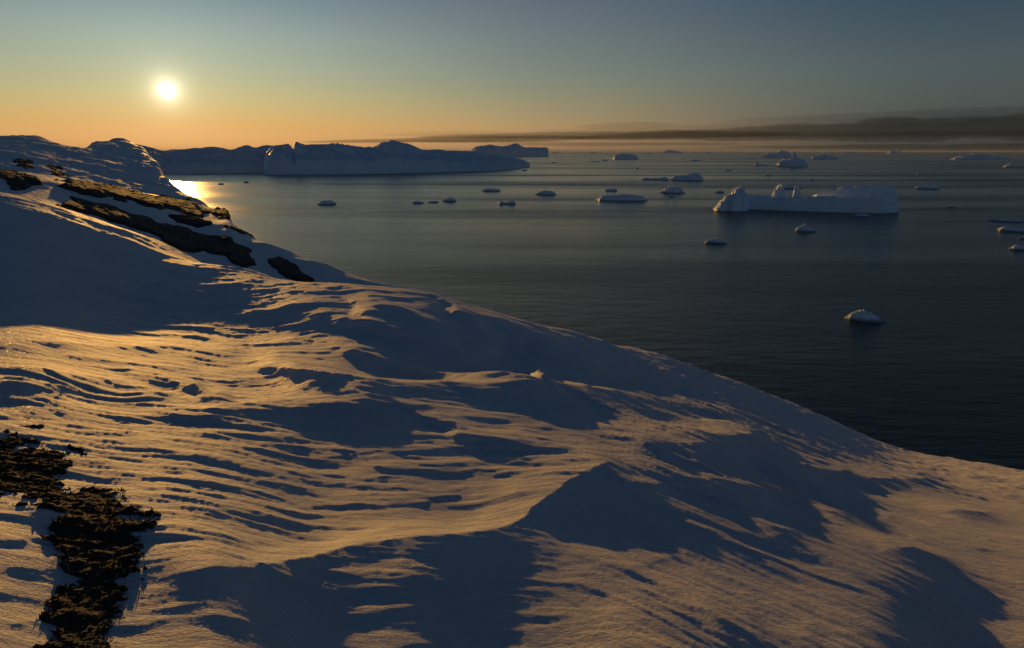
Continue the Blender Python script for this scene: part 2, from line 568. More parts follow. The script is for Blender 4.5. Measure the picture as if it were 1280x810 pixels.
def crest_offset(X, Y, pts):
    """how far behind the crest, down the light, a point lies, and the crest height there"""
    A = -X * LY + Y * LX; B = X * LX + Y * LY
    pa = np.array([-p[0] * LY + p[1] * LX for p in pts]); pb = np.array([p[0] * LX + p[1] * LY for p in pts])
    ph = np.array([p[2] for p in pts])
    od = np.argsort(pa); pa, pb, ph = pa[od], pb[od], ph[od]
    t_ = np.linspace(0, 1, 60); aa = pa[0] + (pa[-1] - pa[0]) * t_
    bb = np.interp(aa, pa, pb); hh = np.interp(aa, pa, ph)
    kr = np.hanning(11); kr /= kr.sum()
    bb = np.convolve(np.pad(bb, 5, mode='edge'), kr, 'valid'); hh = np.convolve(np.pad(hh, 5, mode='edge'), kr, 'valid')
    hh = hh * sstep(0, .14, t_) * sstep(0, .14, 1 - t_)
    return B - np.interp(A, aa, bb), np.interp(A, aa, hh, left=0, right=0)


def line_dist(X, Y, pts):
    """soft distance to a line and the value along it (no creases at the bends)"""
    ws = 1e-9; dd = 0.0; hh = 0.0
    for (ax, ay, ah), (bx, by, bh) in zip(pts[:-1], pts[1:]):
        ex, ey = bx - ax, by - ay
        s = np.clip(((X - ax) * ex + (Y - ay) * ey) / (ex * ex + ey * ey), 0, 1)
        w = (np.hypot(X - ax - s * ex, Y - ay - s * ey) + .03) ** -4
        ws = ws + w; hh = hh + w * (ah + (bh - ah) * s)
    return ws ** -.25, hh / ws


def relief(X, Y):
    """everything the wind has carved: drifts, hollows, ripples"""
    Rr = np.hypot(X, Y); TH = np.arctan2(X, Y)
    # the lines of the drifts wander
    wx = X + 0.12 * fbm(X * .9, Y * .9, 3, 5); wy = Y + 0.12 * fbm(X * .9, Y * .9, 3, 6)
    z = np.zeros(X.shape)
    for pts, ws, wl in DRIFTS_W:
        x0 = min(p[0] for p in pts) - 4 * max(ws, wl); x1 = max(p[0] for p in pts) + 4 * max(ws, wl)
        y0 = min(p[1] for p in pts) - 4 * max(ws, wl); y1 = max(p[1] for p in pts) + 4 * max(ws, wl)
        m = (X > x0) & (X < x1) & (Y > y0) & (Y < y1)
        if not m.any(): continue
        s, h = crest_offset(wx[m], wy[m], pts)
        q = np.abs(s) / np.where(s > 0, wl, ws)
        h = h * .8
        prof = np.where(s > 0, np.exp(-1.3 * q) * .6 + .4 * np.exp(-q * q), np.exp(-q * q * .8) * .7 + .3 * np.exp(-2.2 * q))
        z[m] += h * prof
    for pts, w in TROUGHS_W:
        x0 = min(p[0] for p in pts) - 3 * w; x1 = max(p[0] for p in pts) + 3 * w
        y0 = min(p[1] for p in pts) - 3 * w; y1 = max(p[1] for p in pts) + 3 * w
        m = (X > x0) & (X < x1) & (Y > y0) & (Y < y1)
        if not m.any(): continue
        d, h = line_dist(wx[m], wy[m], pts)
        z[m] -= h * np.exp(-(d / w) ** 2)
    # sastrugi: long across the left, running down the fall line on the right
    k = sstep(R(-2), R(18), TH)
    a1, a2 = R(6), R(-38)
    u1, v1 = X * math.cos(a1) + Y * math.sin(a1), -X * math.sin(a1) + Y * math.cos(a1)
    u2, v2 = X * math.cos(a2) + Y * math.sin(a2), -X * math.sin(a2) + Y * math.cos(a2)
    def steps(u, v, f, s):
        q = v * f + 1.1 * fbm(u * .35 * f / 2, v * .45 * f / 2, 4, s)
        c = np.floor(q); q = q - c
        p = np.where(q < .16, sstep(0, .16, q), 1 - sstep(.16, 1.0, q) ** .8)
        m = sstep(.0, .5, fbm(u * .45 + c * 3.7, v * .6, 3, s + 5) + .08)
        return p * m
    wv = .25 * fbm(X * .5, Y * .5, 2, 9)
    def field(u, v, s):
        big = ridged(u * .28, (v + wv) * .9, 3, s)
        mid = ridged(u * .8, (v + wv * .6) * 3.2, 3, s + 2)
        fine = fbm(u * 1.3, v * 11, 3, s + 4)
        return .022 * big + .026 * steps(u, v + wv, 1.3, s + 40) + .015 * steps(u, v + wv, 3.1, s + 50) + .006 * mid + .0078 * fine + .0042 * fbm(u * 4.5, v * 27, 2, s + 6)
    amp = 0.45 + 0.55 * sstep(-.4, .5, fbm(X * .22, Y * .22, 2, 21))
    z += amp * (field(u1, v1, 1) * (1 - k) + 1.25 * field(u2, v2, 13) * k)
    # crumbled crust out on the brow
    cr = sstep(R(-6), R(4), TH) * sstep(9, 16, Rr)
    z += cr * (.05 * fbm(X * .8, Y * .8, 4, 31) + .03 * np.maximum(0, fbm(X * 2.2, Y * 2.2, 3, 33)))
    return z


DRIFTS_W = [([(*on_slope(x, y, h), h) for x, y, h in pts], ws, wl) for pts, ws, wl in DRIFTS]
TROUGHS_W = [([(*on_slope(x, y, -h), h) for x, y, h in pts], w) for pts, w in TROUGHS]


def slope_z(X, Y, rel=True):
    Rr = np.maximum(np.hypot(X, Y), 1.0); TH = np.arctan2(X, Y)
    z = bilin(BASE, TH, Rr)
    if rel: z = z + relief(X, Y) * (1 - sstep(60, 120, Rr))
    return z + EYE


thg = np.concatenate([np.linspace(R(-61), R(-42), 60)[:-1], np.linspace(R(-42), R(43), 960), np.linspace(R(43), R(65), 60)[1:]])
rg_ = np.concatenate([np.geomspace(1.2, 45, 720), np.geomspace(45, 400, 90)[1:]])
RR, TH = np.meshgrid(rg_, thg, indexing='ij')
X = RR * np.sin(TH); Y = RR * np.cos(TH)
Z = slope_z(X, Y)
keep = Z > -6
setp(mesh_obj('snow_slope', np.stack([X, Y, Z], -1).reshape(-1, 3), grid_quads(*X.shape, keep)[:, ::-1], M_SNOW), kind='structure')

# ------------------------------------------------------------------ coast behind it
CCOLS = [   # (column, rows of the near slope, rows of the hills beyond) nearest first
    # rows of the near slope, rows of the headland and the hills; the ranges follow from their rise
    (-420, [262, 240], [228, 205, 175, 140]),
    (-150, [258, 242, 226], [222, 208, 190, 160]),
    (0, [258, 243, 232, 222], [224, 214, 199, 184, 169]),
    (40, [264, 248, 236, 225], [228, 216, 200, 184, 169.5]),
    (95, [282, 264, 250, 238], [240, 222, 205, 194, 183.5]),
    (120, [290, 270, 254, 243], [246, 230, 212, 195, 176]),
    (150, [300, 280, 262, 250], [253, 238, 220, 200, 172.5]),
    (178, [308, 288, 268, 256], [259, 243, 228, 212, 184]),
    (200, [316, 297, 278, 261], [265, 249, 234, 224, 214, 203]),
    (210, [320, 302, 282, 263], [268, 252, 236, 228, 222.5]),
    (219, [323, 306, 285, 266], [270, 256, 244, 236, 231.5]),
    (240, [330, 312, 290, 270], [272, 262, 252, 244]),
    (270, [336, 320, 298, 280], [280, 272, 262]),
    (288, [338, 326, 305, 283], [279, 274, 267]),
    (300, [342, 330, 311, 293, 287], []),
    (340, [350, 340, 322, 306], []),
    (400, [362, 350, 332, 328], []),
    (470, [374, 362, 350], []),
    (560, [392, 382, 376], []),
    (640, [406, 398], []),
    (760, [440, 430], []),
]
RC = np.geomspace(40, 2600, 420)
th_k, tab = [], []
for cx, kn, kh in CCOLS:
    thc, t0 = pix(cx, kn[0])
    ks = [(60.0, -float(t0) * 60 - 5)]
    for y in kn:
        thc, tt = pix(cx, y)
        r = (float(t0) * 150 + .085 * 150) / (float(tt) + .085)
        ks.append((r, -float(tt) * r))
    for y in kh:
        thc, tt = pix(cx, y)
        _, t1 = pix(cx, kh[0])
        r = 800 * (float(t1) + .085) / (float(tt) + .085)
        ks.append((r, -float(tt) * r))
    rs, zs = ks[-1]
    xk = [k[0] for k in ks]; yk = [k[1] for k in ks]
    z = pchip(xk, yk, RC)
    d = RC - rs
    back = zs - (float(tt) + .03) * d - (.35 / rs) * d * d * (3 if cx > 190 else 1)
    th_k.append(float(thc)); tab.append(np.where(RC > rs, back, z))
tab = np.array(tab)
THC = np.linspace(R(-60), R(8), 560)
RR, TH = np.meshgrid(RC, THC, indexing='ij')
CZ = np.stack([pchip(th_k, tab[:, j], THC) for j in range(len(RC))], 0)
ker = np.hanning(9); ker /= ker.sum()
CZ = np.apply_along_axis(lambda a: np.convolve(np.pad(a, 4, mode='edge'), ker, 'valid'), 1, CZ)
CX = RR * np.sin(TH); CY = RR * np.cos(TH)
sc1 = np.clip(RR / 300, .15, 2.5)
CZ = CZ + sc1 * (.9 * fbm(CX / 60, CY / 60, 5, 41) + .5 * ridged(CX / 25, CY / 45, 3, 45) - .4) + EYE
setp(mesh_obj('snowy_hillside', np.stack([CX, CY, CZ], -1).reshape(-1, 3), grid_quads(*CX.shape, CZ > -5)[:, ::-1], M_HILL), kind='structure')
CPX, CPY = proj(CX, CY, CZ)


def in_poly(px, py, poly):
    """signed pixel distance, positive inside"""
    ins = np.zeros(px.shape, bool); dm = np.full(px.shape, 1e9)
    n = len(poly)
    for i in range(n):
        ax, ay = poly[i]; bx, by = poly[(i + 1) % n]
        c = ((ay > py) != (by > py)) & (px < (bx - ax) * (py - ay) / (by - ay + 1e-12) + ax)
        ins ^= c
        ex, ey = bx - ax, by - ay
        s = np.clip(((px - ax) * ex + (py - ay) * ey) / (ex * ex + ey * ey), 0, 1)
        dm = np.minimum(dm, np.hypot(px - ax - s * ex, py - ay - s * ey))
    return np.where(ins, dm, -dm)


OUTCROPS = [
    ([(18, 201), (28, 199), (40, 203), (44, 210), (34, 212), (22, 208)], 'small dark patch of bare tundra high on the far left snow hill'),
    ([(-5, 217), (14, 217), (40, 223), (50, 230), (30, 236), (16, 234), (6, 224)], 'dark brown bare patch at the left edge above the snow crest'),
    ([(62, 208), (74, 212), (84, 220), (72, 222), (60, 216)], 'little speckled rock patch on the upper left snowfield'),
    ([(70, 231), (96, 229), (140, 234), (190, 246), (235, 249), (262, 266), (248, 273), (225, 262), (190, 259), (165, 252), (140, 246), (100, 243), (80, 236)], 'long upper band of dark rock running down towards the cove'),
    ([(66, 258), (85, 252), (120, 255), (150, 262), (185, 272), (205, 288), (235, 300), (250, 312), (228, 312), (195, 297), (150, 282), (105, 268)], 'long dark band of rock and heath just behind the snow crest'),
    ([(190, 276), (215, 280), (250, 290), (290, 299), (312, 312), (322, 332), (300, 332), (268, 318), (240, 305), (205, 290)], 'broad dark rock slab above the shore, second from the right end'),
    ([(335, 324), (352, 322), (372, 330), (386, 346), (392, 354), (368, 348), (340, 336)], 'rightmost dark rock knob beside the shore, lowest on the slope'),
    ([(262, 264), (280, 262), (293, 267), (290, 273), (274, 275), (266, 271)], 'dark rocky tip of the headland jutting into the cove'),
    ([(212, 268), (240, 272), (262, 279), (250, 281), (222, 276)], 'thin dark rock streak in the snow gully behind the headland'),
    ([(282, 282), (300, 286), (318, 297), (302, 295)], 'narrow dark rock ledge along the waterline below the headland'),
]
for poly, lab in OUTCROPS:
    sd = in_poly(CPX, CPY, poly)
    best = np.maximum.accumulate((CZ - EYE) / RR, 0)
    sd = np.where((CZ - EYE) / RR < best - .003, -50, sd)
    inside = sd > 0
    if not inside.any(): continue
    k_ = float(np.median(RR[inside])) / 200
    sd = sd + 5.0 * fbm(CX / (9 * k_), CY / (16 * k_), 5, 51, .6) + .8
    rows = np.nonzero((sd > -6).any(1))[0]; cols = np.nonzero((sd > -6).any(0))[0]
    if not len(rows): continue
    r0, r1 = max(rows[0] - 1, 0), min(rows[-1] + 2, len(RC) - 1); c0, c1 = max(cols[0] - 1, 0), min(cols[-1] + 2, len(THC) - 1)
    # finer grid over that window
    fi = np.linspace(r0, r1, (r1 - r0) * 2 + 1); fj = np.linspace(c0, c1, (c1 - c0) * 2 + 1)
    def up(A):
        a = A[r0:r1 + 1, c0:c1 + 1]
        a = np.stack([np.interp(fi, np.arange(r0, r1 + 1), a[:, j]) for j in range(a.shape[1])], 1)
        return np.stack([np.interp(fj, np.arange(c0, c1 + 1), a[i]) for i in range(a.shape[0])], 0)
    x, y, z, s, rr_ = up(CX), up(CY), up(CZ), up(sd), up(RR)
    sc_ = float(np.clip(k_, .3, 1.6))
    lump = sc_ * (.13 * ridged(x / (4 * sc_), y / (4 * sc_), 5, 61) + .25)
    z2 = z + np.where(s > 0, np.clip(s / 3, 0, 1), np.clip(s / 2, -1, 0)) * sc_ * .35 + lump * sstep(-1, 3, s) - .1 * sc_
    o = mesh_obj('rock_outcrop', np.stack([x, y, z2], -1).reshape(-1, 3), grid_quads(*x.shape, s > -3)[:, ::-1], M_ROCK, smooth=False)
    setp(o, lab, 'rock outcrop', 'rock outcrops on the snowy coast')


# ------------------------------------------------------------------ far coast and the giant bergs (patches in azimuth and range)
def massif(name, xs, front, crest, depth, cliff, mat, seed, rough, nth=200, nr=70, back=1.0):
    """front / crest: [(column, row)] of waterline and skyline; depth: metres from the waterline to the skyline"""
    px = np.linspace(xs[0], xs[1], nth)
    yf = pchip(*zip(*front), px); yc = pchip(*zip(*crest), px)
    tha, tf = pix(px, yf); _, tcr = pix(px, yc)
    rf = EYE / tf
    f = np.concatenate([np.linspace(-.06, 1, nr), np.linspace(1, 2.2, nr // 2)[1:]])
    rr = rf[None, :] + depth * f[:, None]
    hc = EYE - tcr * (rf + depth)            # summit height over the sea
    c = np.clip(f, 0, 1)
    shp = cliff * sstep(0, .10, c) + (1 - cliff) * (c ** 1.0)
    shp = np.where(f > 1, 1 - back * ((f - 1) / 1.2) ** 1.5, shp)
    Xm = rr * np.sin(tha)[None, :]; Ym = rr * np.cos(tha)[None, :]
    n = fbm(Xm / rough, Ym / rough, 5, seed, .55)
    n2 = ridged(Xm / rough * 1.7, Ym / rough * .8, 4, seed + 7)
    body = np.clip(np.sin(np.pi * np.clip(c, 0, 1)), 0, 1) * .17 + .03
    Zm = hc[None, :] * (shp[:, None] + body[:, None] * (n + .5 * n2 - .3) * (c[:, None] > 0))
    Zm = np.where((f < 0)[:, None], -4, Zm)
    Zm[f < 0, :] = -6; 
    Zm[:, 0] = -6; Zm[:, -1] = -6
    return mesh_obj(name, np.stack([Xm, Ym, Zm], -1).reshape(-1, 3), grid_quads(*Xm.shape)[:, ::-1], mat)


setp(massif('far_hills', (120, 352), [(120, 218), (352, 216.5)],
            [(120, 186), (150, 182), (170, 180.5), (186, 183), (200, 187), (208, 189), (218, 187), (232, 185.5), (250, 185), (268, 183), (280, 184.5), (291, 186.5), (302, 183), (312, 181), (322, 184), (335, 182), (352, 184)],
            500, .25, M_HILL, 71, 160), kind='structure')
setp(massif('iceberg', (330, 663), [(330, 219), (400, 218.6), (480, 217.5), (560, 215.5), (620, 213.5), (663, 209)],
            [(330, 200), (338, 189), (350, 182.5), (362, 180), (366, 183), (368.5, 187), (371, 180.5), (374, 179), (385, 182), (395, 181), (430, 180.5), (465, 184), (480, 178), (492, 176.8), (510, 179.5), (530, 187), (545, 186), (560, 188), (590, 189), (615, 193), (640, 197), (655, 200), (663, 205)],
            420, .45, M_BIGICE, 81, 150, 300, 80),
     'giant long bluish iceberg with a notched ridge, stretching away from the cove', 'iceberg')
setp(massif('iceberg', (585, 686), [(585, 197), (686, 195.5)],
            [(585, 190), (594, 185), (606, 182), (613, 180.5), (622, 182), (632, 183), (645, 181), (652, 182.5), (658, 184.5), (672, 184), (682, 184), (686, 186)],
            900, .6, M_BIGICE, 91, 400, 140, 50),
     'dark blue flat topped iceberg on the horizon behind the giant ridge end', 'iceberg')


# ------------------------------------------------------------------ icebergs on the open water
def berg(x0, x1, yw, prof, label, seed, depth=.5, jag=.15, res=None, name='iceberg', group='icebergs drifting on the bay', parent=None, mat=None, cat='iceberg', steep=1.0):
    """x0..x1 columns at the waterline row yw; prof: [(0..1 across, height in pixels)]"""
    xa, ya, ra = at_sea((x0 + x1) / 2, yw)
    ca = ya / ra                                  # off to the side a metre covers more pixels
    mpp = math.hypot(ra, EYE) / F * ca            # metres per pixel there
    W = (x1 - x0) * mpp * ca
    D = max(W * depth, 2.0)
    n = res or int(np.clip((x1 - x0) * 1.6, 14, 70))
    m = max(8, int(n * .55))
    u = np.linspace(-1, 1, n); v = np.linspace(-1, 1, m)
    U, Vv = np.meshgrid(u, v, indexing='xy')
    # rounded-box footprint with a ragged outline
    a = np.arctan2(Vv, U)
    rad = np.maximum(np.abs(U), np.abs(Vv))
    cell = W / 7
    wob = 1 + .12 * perlin(np.cos(a) * 2.2 + seed, np.sin(a) * 2.2 + seed * 1.7, seed) * jag / .15
    U2 = U * np.sqrt(np.maximum(1 - .32 * Vv * Vv, 0)) * wob
    V2 = Vv * np.sqrt(np.maximum(1 - .32 * U * U, 0)) * wob
    lx = U2 * W / 2 / np.abs(U2).max(); ly = V2 * D / 2
    h = np.interp((U2 + 1) / 2, [p[0] for p in prof], [p[1] for p in prof]) * mpp * (.85 if parent is None else 1.0)
    ramp_ = .36 * min(W, D) / 2 / steep
    edge = np.clip(np.minimum((1 - np.abs(U)) * W / 2, (1 - np.abs(Vv)) * D / 2) / ramp_, 0, 1) ** .5
    nz = fbm(lx / cell, ly / cell, 4, seed + 3, .6)
    nr_ = ridged(lx / (cell * .9), ly / (cell * 1.3), 3, seed + 9)
    big_ = np.floor(2.2 * fbm(lx / (cell * 1.8), ly / (cell * 1.8), 2, seed + 5) + .5 * nz) / 2.2
    z = h * edge * (1 + jag * (1.0 * nz + 1.0 * (nr_ - .4) + .8 * big_)) * (1 - .12 * Vv)
    # steps of a fractured top
    z = np.where(rad > .999, -1.5 - .02 * W, np.maximum(z, .02 * h + .1 * mpp))
    azi = math.atan2(xa, ya)
    ly = ly + D / 2                                  # the near waterline sits on the row read off
    X = xa + lx * math.cos(azi) + ly * math.sin(azi)
    Y = ya - lx * math.sin(azi) + ly * math.cos(azi)
    V = np.stack([X, Y, z], -1).reshape(-1, 3)
    if parent is None:
        org = np.array([xa + D / 2 * math.sin(azi), ya + D / 2 * math.cos(azi), 0])
    else:
        org = np.array(parent.location)
    o = mesh_obj(name, V - org, grid_quads(m, n), mat or M_ICE, smooth=False, parent=parent)
    if parent is None:
        o.location = org
        setp(o, label, cat, group)
    return o


# the big one: slab with a crag at its left end and a snow dome on its right half
xa, ya, ra = at_sea(1005, 265.5)
main = bpy.data.objects.new('iceberg', None); C.objects.link(main)
main.location = (xa, ya + 40, 0)
setp(main, 'largest open water iceberg, long flat wall with sunlit crag at its left end', 'iceberg', 'icebergs drifting on the bay')
berg(905, 1122, 265.5, [(0, 17), (.06, 18), (.16, 16), (.3, 15.5), (.5, 16), (.7, 17), (.9, 18), (1, 18)], None, 3, .30, .1, 150, 'ice_wall', parent=main, steep=2.5)
berg(888, 940, 265, [(0, 3), (.12, 7), (.25, 11), (.4, 16), (.52, 20), (.62, 22), (.74, 21), (.88, 18), (1, 16)], None, 8.4, 1.5, .2, 80, 'crag', parent=main)
berg(1006, 1121, 262, [(0, 12), (.1, 16), (.22, 20), (.36, 24), (.45, 26), (.75, 27), (.92, 27), (1, 26)], None, 12, .45, .05, 90, 'snow_dome', parent=main, steep=1.6)
berg(960, 986, 261, [(0, 17), (.25, 20), (.45, 22), (.7, 19.5), (1, 16)], None, 17, .9, .22, 30, 'pinnacle', parent=main)
berg(988, 1002, 261, [(0, 16), (.4, 21), (1, 16)], None, 19, .9, .22, 20, 'pinnacle', parent=main)

J = lambda *h: [(i / (len(h) - 1), v) for i, v in enumerate(h)]
BERGS = [
    (396, 421, 256, J(2, 4.5, 5, 5, 3), 'dark flat lone floe nearest the snowy shore, left side of bay', .15),
    (514, 531, 254.5, J(1, 2.5, 3, 2, 1), 'left piece of three small dark bits in a row', .2),
    (533.5, 549, 253.5, J(.6, 1.5, 1.8, 1.2), 'thin middle piece of three small dark bits in a row', .15),
    (553, 571, 252, J(1.5, 3, 5, 4, 1.5), 'peaked right piece of three small dark bits in a row', .2),
    (602, 626, 239.3, J(1, 3.5, 3.5, 3, 2.2), 'small dark flat topped berg short of the giant ridge end', .12),
    (623, 645, 255.5, J(2.5, 4, 2, 2, 4, 5, 2), 'small dark berg with a lump at each end and a dip between', .15),
    (668, 696, 243.8, J(1.2, 3, 5, 4.5, 5, 2), 'small bluish berg with a bumpy low top, left of the broad table berg', .2),
    (743, 811, 251.5, J(1.5, 5, 6.5, 7, 8, 8, 7, 6, 2), 'broad low table shaped berg with a rounded pale top', .08),
    (756, 772, 239, J(1, 2.5, 3, 2), 'small dark bit just behind the broad table berg', .2),
    (823, 859, 241.5, J(1, 4, 8, 5, 8, 5.5, 3, 1.5), 'spiky small berg right of the broad table berg', .35),
    (834, 844, 246.7, J(.8, 1.8, 1.6, .8), 'tiny dark bit in front of the spiky berg', .2),
    (765, 799, 199.2, J(2, 6, 7.5, 7.2, 6.5, 5, 2.5), 'far trapezoid berg near the horizon with a sunlit left face', .12),
    (736, 751, 202.6, J(.4, 1, 1, .6), 'thin far streak of ice left of the trapezoid berg', .2),
    (752, 760, 201.2, J(.8, 2, 1), 'far dark crumb beside the trapezoid berg', .2),
    (794, 799, 210.8, J(.8, 2, 1), 'single dark crumb below the far trapezoid berg', .2),
    (736, 746, 191.6, J(.5, 1.4, 1.2, .5), 'faint sliver on the horizon above the trapezoid berg', .2),
    (824, 856, 191.6, J(.6, 2, 4.2, 2.6, 2, .8), 'jagged far berg right on the horizon in mid bay', .3),
    (800, 838, 225.3, J(1, 3, 1.8, 2.2, 2, 3.5, 2), 'long low dark shelf of ice forming a tail behind a blocky berg', .25),
    (838, 880, 225.6, J(3, 5, 6, 5.5, 7, 8, 7.5, 5), 'blocky bluish berg at the end of a long low tail', .2),
    (879, 910, 304.5, J(1, 3, 4.5, 5.5, 5, 4, 1.5), 'small sloping floe with sunlit nose, in front of the largest iceberg', .2),
    (993, 1021, 290, J(4.5, 6, 8.5, 5, 3, 1.5), 'small pale pyramid shaped bit in front of the largest iceberg', .25),
    (1063, 1091, 271, J(.8, 2.6, 3, 2.6, 1), 'low floe lying close under the wall of the largest iceberg', .1),
    (1053, 1110, 402.5, J(2, 6.5, 11, 12, 11, 7, 3.5, 1), 'nearest lone floe, white and wedge shaped, in the dark water above the slope', .14),
    (893, 906, 241, J(1, 2.5, 2.8, 1), 'dark sliver peeking out behind the crag of the largest iceberg', .2),
    (938, 968, 207.6, J(1, 3.8, 2.2, 1.6, 1.4, 1), 'low sunlit tail of ice left of the tall pinnacled berg', .3),
    (966, 1012, 208.4, J(2, 5, 8, 7, 10, 13, 10, 8, 7, 4), 'tall pinnacled white berg in the distance above the largest iceberg', .3),
    (949, 997, 197, J(1, 3, 5, 4, 6, 7.5, 5, 3, 1.5), 'greenish jagged cluster on the horizon behind the pinnacled berg', .35),
    (1010, 1048, 199, J(1, 4, 3, 6, 4, 3, 2), 'broken dark far berg right of the pinnacled berg', .35),
    (1050, 1080, 192.2, J(.6, 1.6, 2.2, 1.5, .8), 'faint flat sliver on the horizon over the largest iceberg', .3),
    (1105, 1128, 192.4, J(.8, 2, 4.6, 3, 4, 1), 'small two peaked speck on the horizon right of centre', .35),
    (1182, 1268, 199.5, J(1, 3, 5, 4.6, 6, 4.5, 5.5, 4, 3.5, 2.5, 1), 'wide faint flat topped berg on the horizon at the right', .25),
    (1186, 1205, 208, J(.7, 1.6, 2.4, 1.4), 'small pale bit below the wide faint berg, left one', .25),
    (1252, 1290, 209.3, J(1, 4.2, 2.5, 1.8, 2.2, 1.4), 'low white bit with a raised left end at the right edge', .25),
    (1146, 1156, 218.2, J(.6, 2, 1.6, .8), 'small white crumb alone, below the wide faint berg', .2),
    (1010, 1019, 225.5, J(.8, 2.2, 1.2), 'tiny bright crumb just above the dome of the largest iceberg', .2),
    (971, 1003, 235.8, J(.8, 2.4, 5.5, 3.5, 2.8, 1.5), 'pale low slab close behind the largest iceberg', .1),
    (1143, 1175, 236.4, J(2.2, 3.2, 3.5, 2.8, 3.8, 2.6), 'flat lit floe right of the dome of the largest iceberg', .25),
    (1182, 1194, 259.6, J(.6, 2.2, 2, .8), 'tiny white lump right of the largest iceberg end', .25),
    (1232, 1282, 277.5, J(.6, 2.2, 3, 2.6, 2.6, 1.5), 'dark flat floe near the right edge, topmost of a close group', .12),
    (1243, 1300, 290.3, J(3, 5.5, 4.5, 4, 3.5, 4, 3.5), 'pale floe with a rounded lit nose cut by the right edge', .15),
    (1272, 1296, 298.8, J(1, 2.6, 2.6, 2), 'small pink lit bit under the rounded nose floe', .2),
    (1257, 1300, 313.5, J(1.5, 4, 3.2, 2.6, 4, 3), 'rough broken white floe, lowest at the right edge', .4),
    (272, 280, 230.6, J(.8, 1.8, 1.4), 'left of two dark crumbs inside the cove', .2),
    (303.5, 311, 228.6, J(.8, 2.2, 1.5), 'right of two dark crumbs inside the cove', .2),
    (652, 659, 213.6, J(.6, 1.6, 1), 'tiny dark crumb under the low tip of the giant ridge', .2),
    (688, 697, 203.8, J(.4, 1.2, .7), 'faint thin crumb right of the giant ridge', .2),
    (862, 876, 201.0, J(.4, 1.1, 1.3, .6), 'faint dark streak between trapezoid and pinnacled bergs', .2),
    (882, 889, 191.4, J(.6, 1.8, 1), 'tiny speck on the horizon left of the greenish cluster', .2),
    (690, 699, 191.2, J(.4, 1.2, .8), 'tiny speck on the horizon right beside the dark blue berg', .2),
    (803, 815, 192, J(.5, 1.3, .7), 'thin horizon sliver just left of the jagged far berg', .2),
    (955, 964, 219.8, J(.5, 1.6, .8), 'small dark crumb below the low sunlit tail', .2),
    (905, 916, 213.5, J(.4, 1.2, .9, .5), 'thin dark streak right of the blocky berg', .2),
]
for k, (x0, x1, yw, prof, lab, jag) in enumerate(BERGS):
    berg(x0, x1, yw, prof, lab, 20 + k * 1.3, .55, jag)

# ------------------------------------------------------------------ cloud bank low over the sea
def cloud_mat(name, dens, col):
    m = bpy.data.materials.new(name); m.use_nodes = True
    t = m.node_tree; t.nodes.clear()
    o = t.nodes.new('ShaderNodeOutputMaterial'); v = t.nodes.new('ShaderNodeVolumePrincipled')
    v.inputs['Density'].default_value = dens
    v.inputs['Color'].default_value = (*col, 1)
    v.inputs['Anisotropy'].default_value = 0.3
    t.links.new(v.outputs[0], o.inputs['Volume'])
    return m


def cloud(x0, x1, yl, yr, tl, tr, mat, label, seed, dist=45000., deep=7000.):
    n, m = 160, 24
    u = np.linspace(0, 1, n); ph = np.linspace(-math.pi, math.pi, m)
    px = x0 + (x1 - x0) * u
    yc = yl + (yr - yl) * u
    th_ = (tl + (tr - tl) * u) * np.clip(np.sin(np.pi * np.clip(u, 0, 1)) ** .35, .02, 1)
    az, tc_ = pix(px, yc)
    z = EYE - tc_ * dist
    hz = th_ / F * dist / 2
    U, P = np.meshgrid(np.arange(n), ph, indexing='ij')
    top = np.sin(P); dep = np.cos(P)
    rag = 1 + .34 * fbm(px[U] / 130 + seed, top * .8 + seed, 5, seed, .6) + .10 * fbm(px[U] / 17, dep * .7 + seed, 3, seed + 3)
    rr = dist + dep * deep * np.clip(np.sin(np.pi * u) ** .5, .02, 1)[U]
    Z = z[U] + top * hz[U] * np.maximum(rag, .15)
    V = np.stack([rr * np.sin(az)[U], rr * np.cos(az)[U], Z], -1)
    q = grid_quads(n, m)
    o = mesh_obj('cloud', V.reshape(-1, 3), q, mat)
    setp(o, label, 'cloud', 'low cloud bank over the sea')


CL_D = cloud_mat('cloud_dense', 8.5e-5, (.02, .035, .06))
CL_T = cloud_mat('cloud_thin', 4.0e-5, (.02, .035, .06))
cloud(700, 1560, 173, 152, 13, 33, CL_D, 'largest dark grey cloud bank, thickening towards the right edge', 1)
cloud(900, 1600, 151, 134, 5, 13, CL_T, 'thin upper veil lying along the top of the largest cloud bank', 2, 50000)
cloud(520, 1010, 171, 167, 5, 9, CL_D, 'long dark cloud streak over mid bay, running into the largest bank', 3, 42000)
cloud(375, 770, 177.5, 172, 4, 8, CL_D, 'leftmost low cloud streak, just over the giant ridge', 4, 48000)
cloud(600, 930, 180.5, 179.5, 4, 6, CL_T, 'thin low cloud strip over the dark blue flat topped berg', 5, 52000)
cloud(715, 850, 159, 156.5, 3, 5, CL_T, 'small separate cloud wisp above the others in mid bay', 6, 46000)
cloud(900, 1700, 184, 184.5, 5, 12, CL_D, 'lowest faint cloud layer almost touching the horizon on the right', 7, 56000)
cloud(790, 1330, 161, 149, 3, 5, CL_T, 'thin streak drawn across the top of the largest cloud bank', 9, 43500)
cloud(890, 1540, 170, 165, 4, 6, CL_T, 'long pale streak crossing the lower half of the largest cloud bank', 10, 61000)
cloud(650, 905, 165.5, 164, 2, 4, CL_T, 'fine streak just over the long dark streak in mid bay', 11, 47000)
cloud(480, 720, 176.5, 177, 2, 3, CL_T, 'fine streak just over the skyline of the giant ridge', 12, 53000)
cloud(470, 660, 168.5, 166.5, 2, 3, CL_T, 'hair thin cloud streak above the leftmost low streak', 8, 44000)

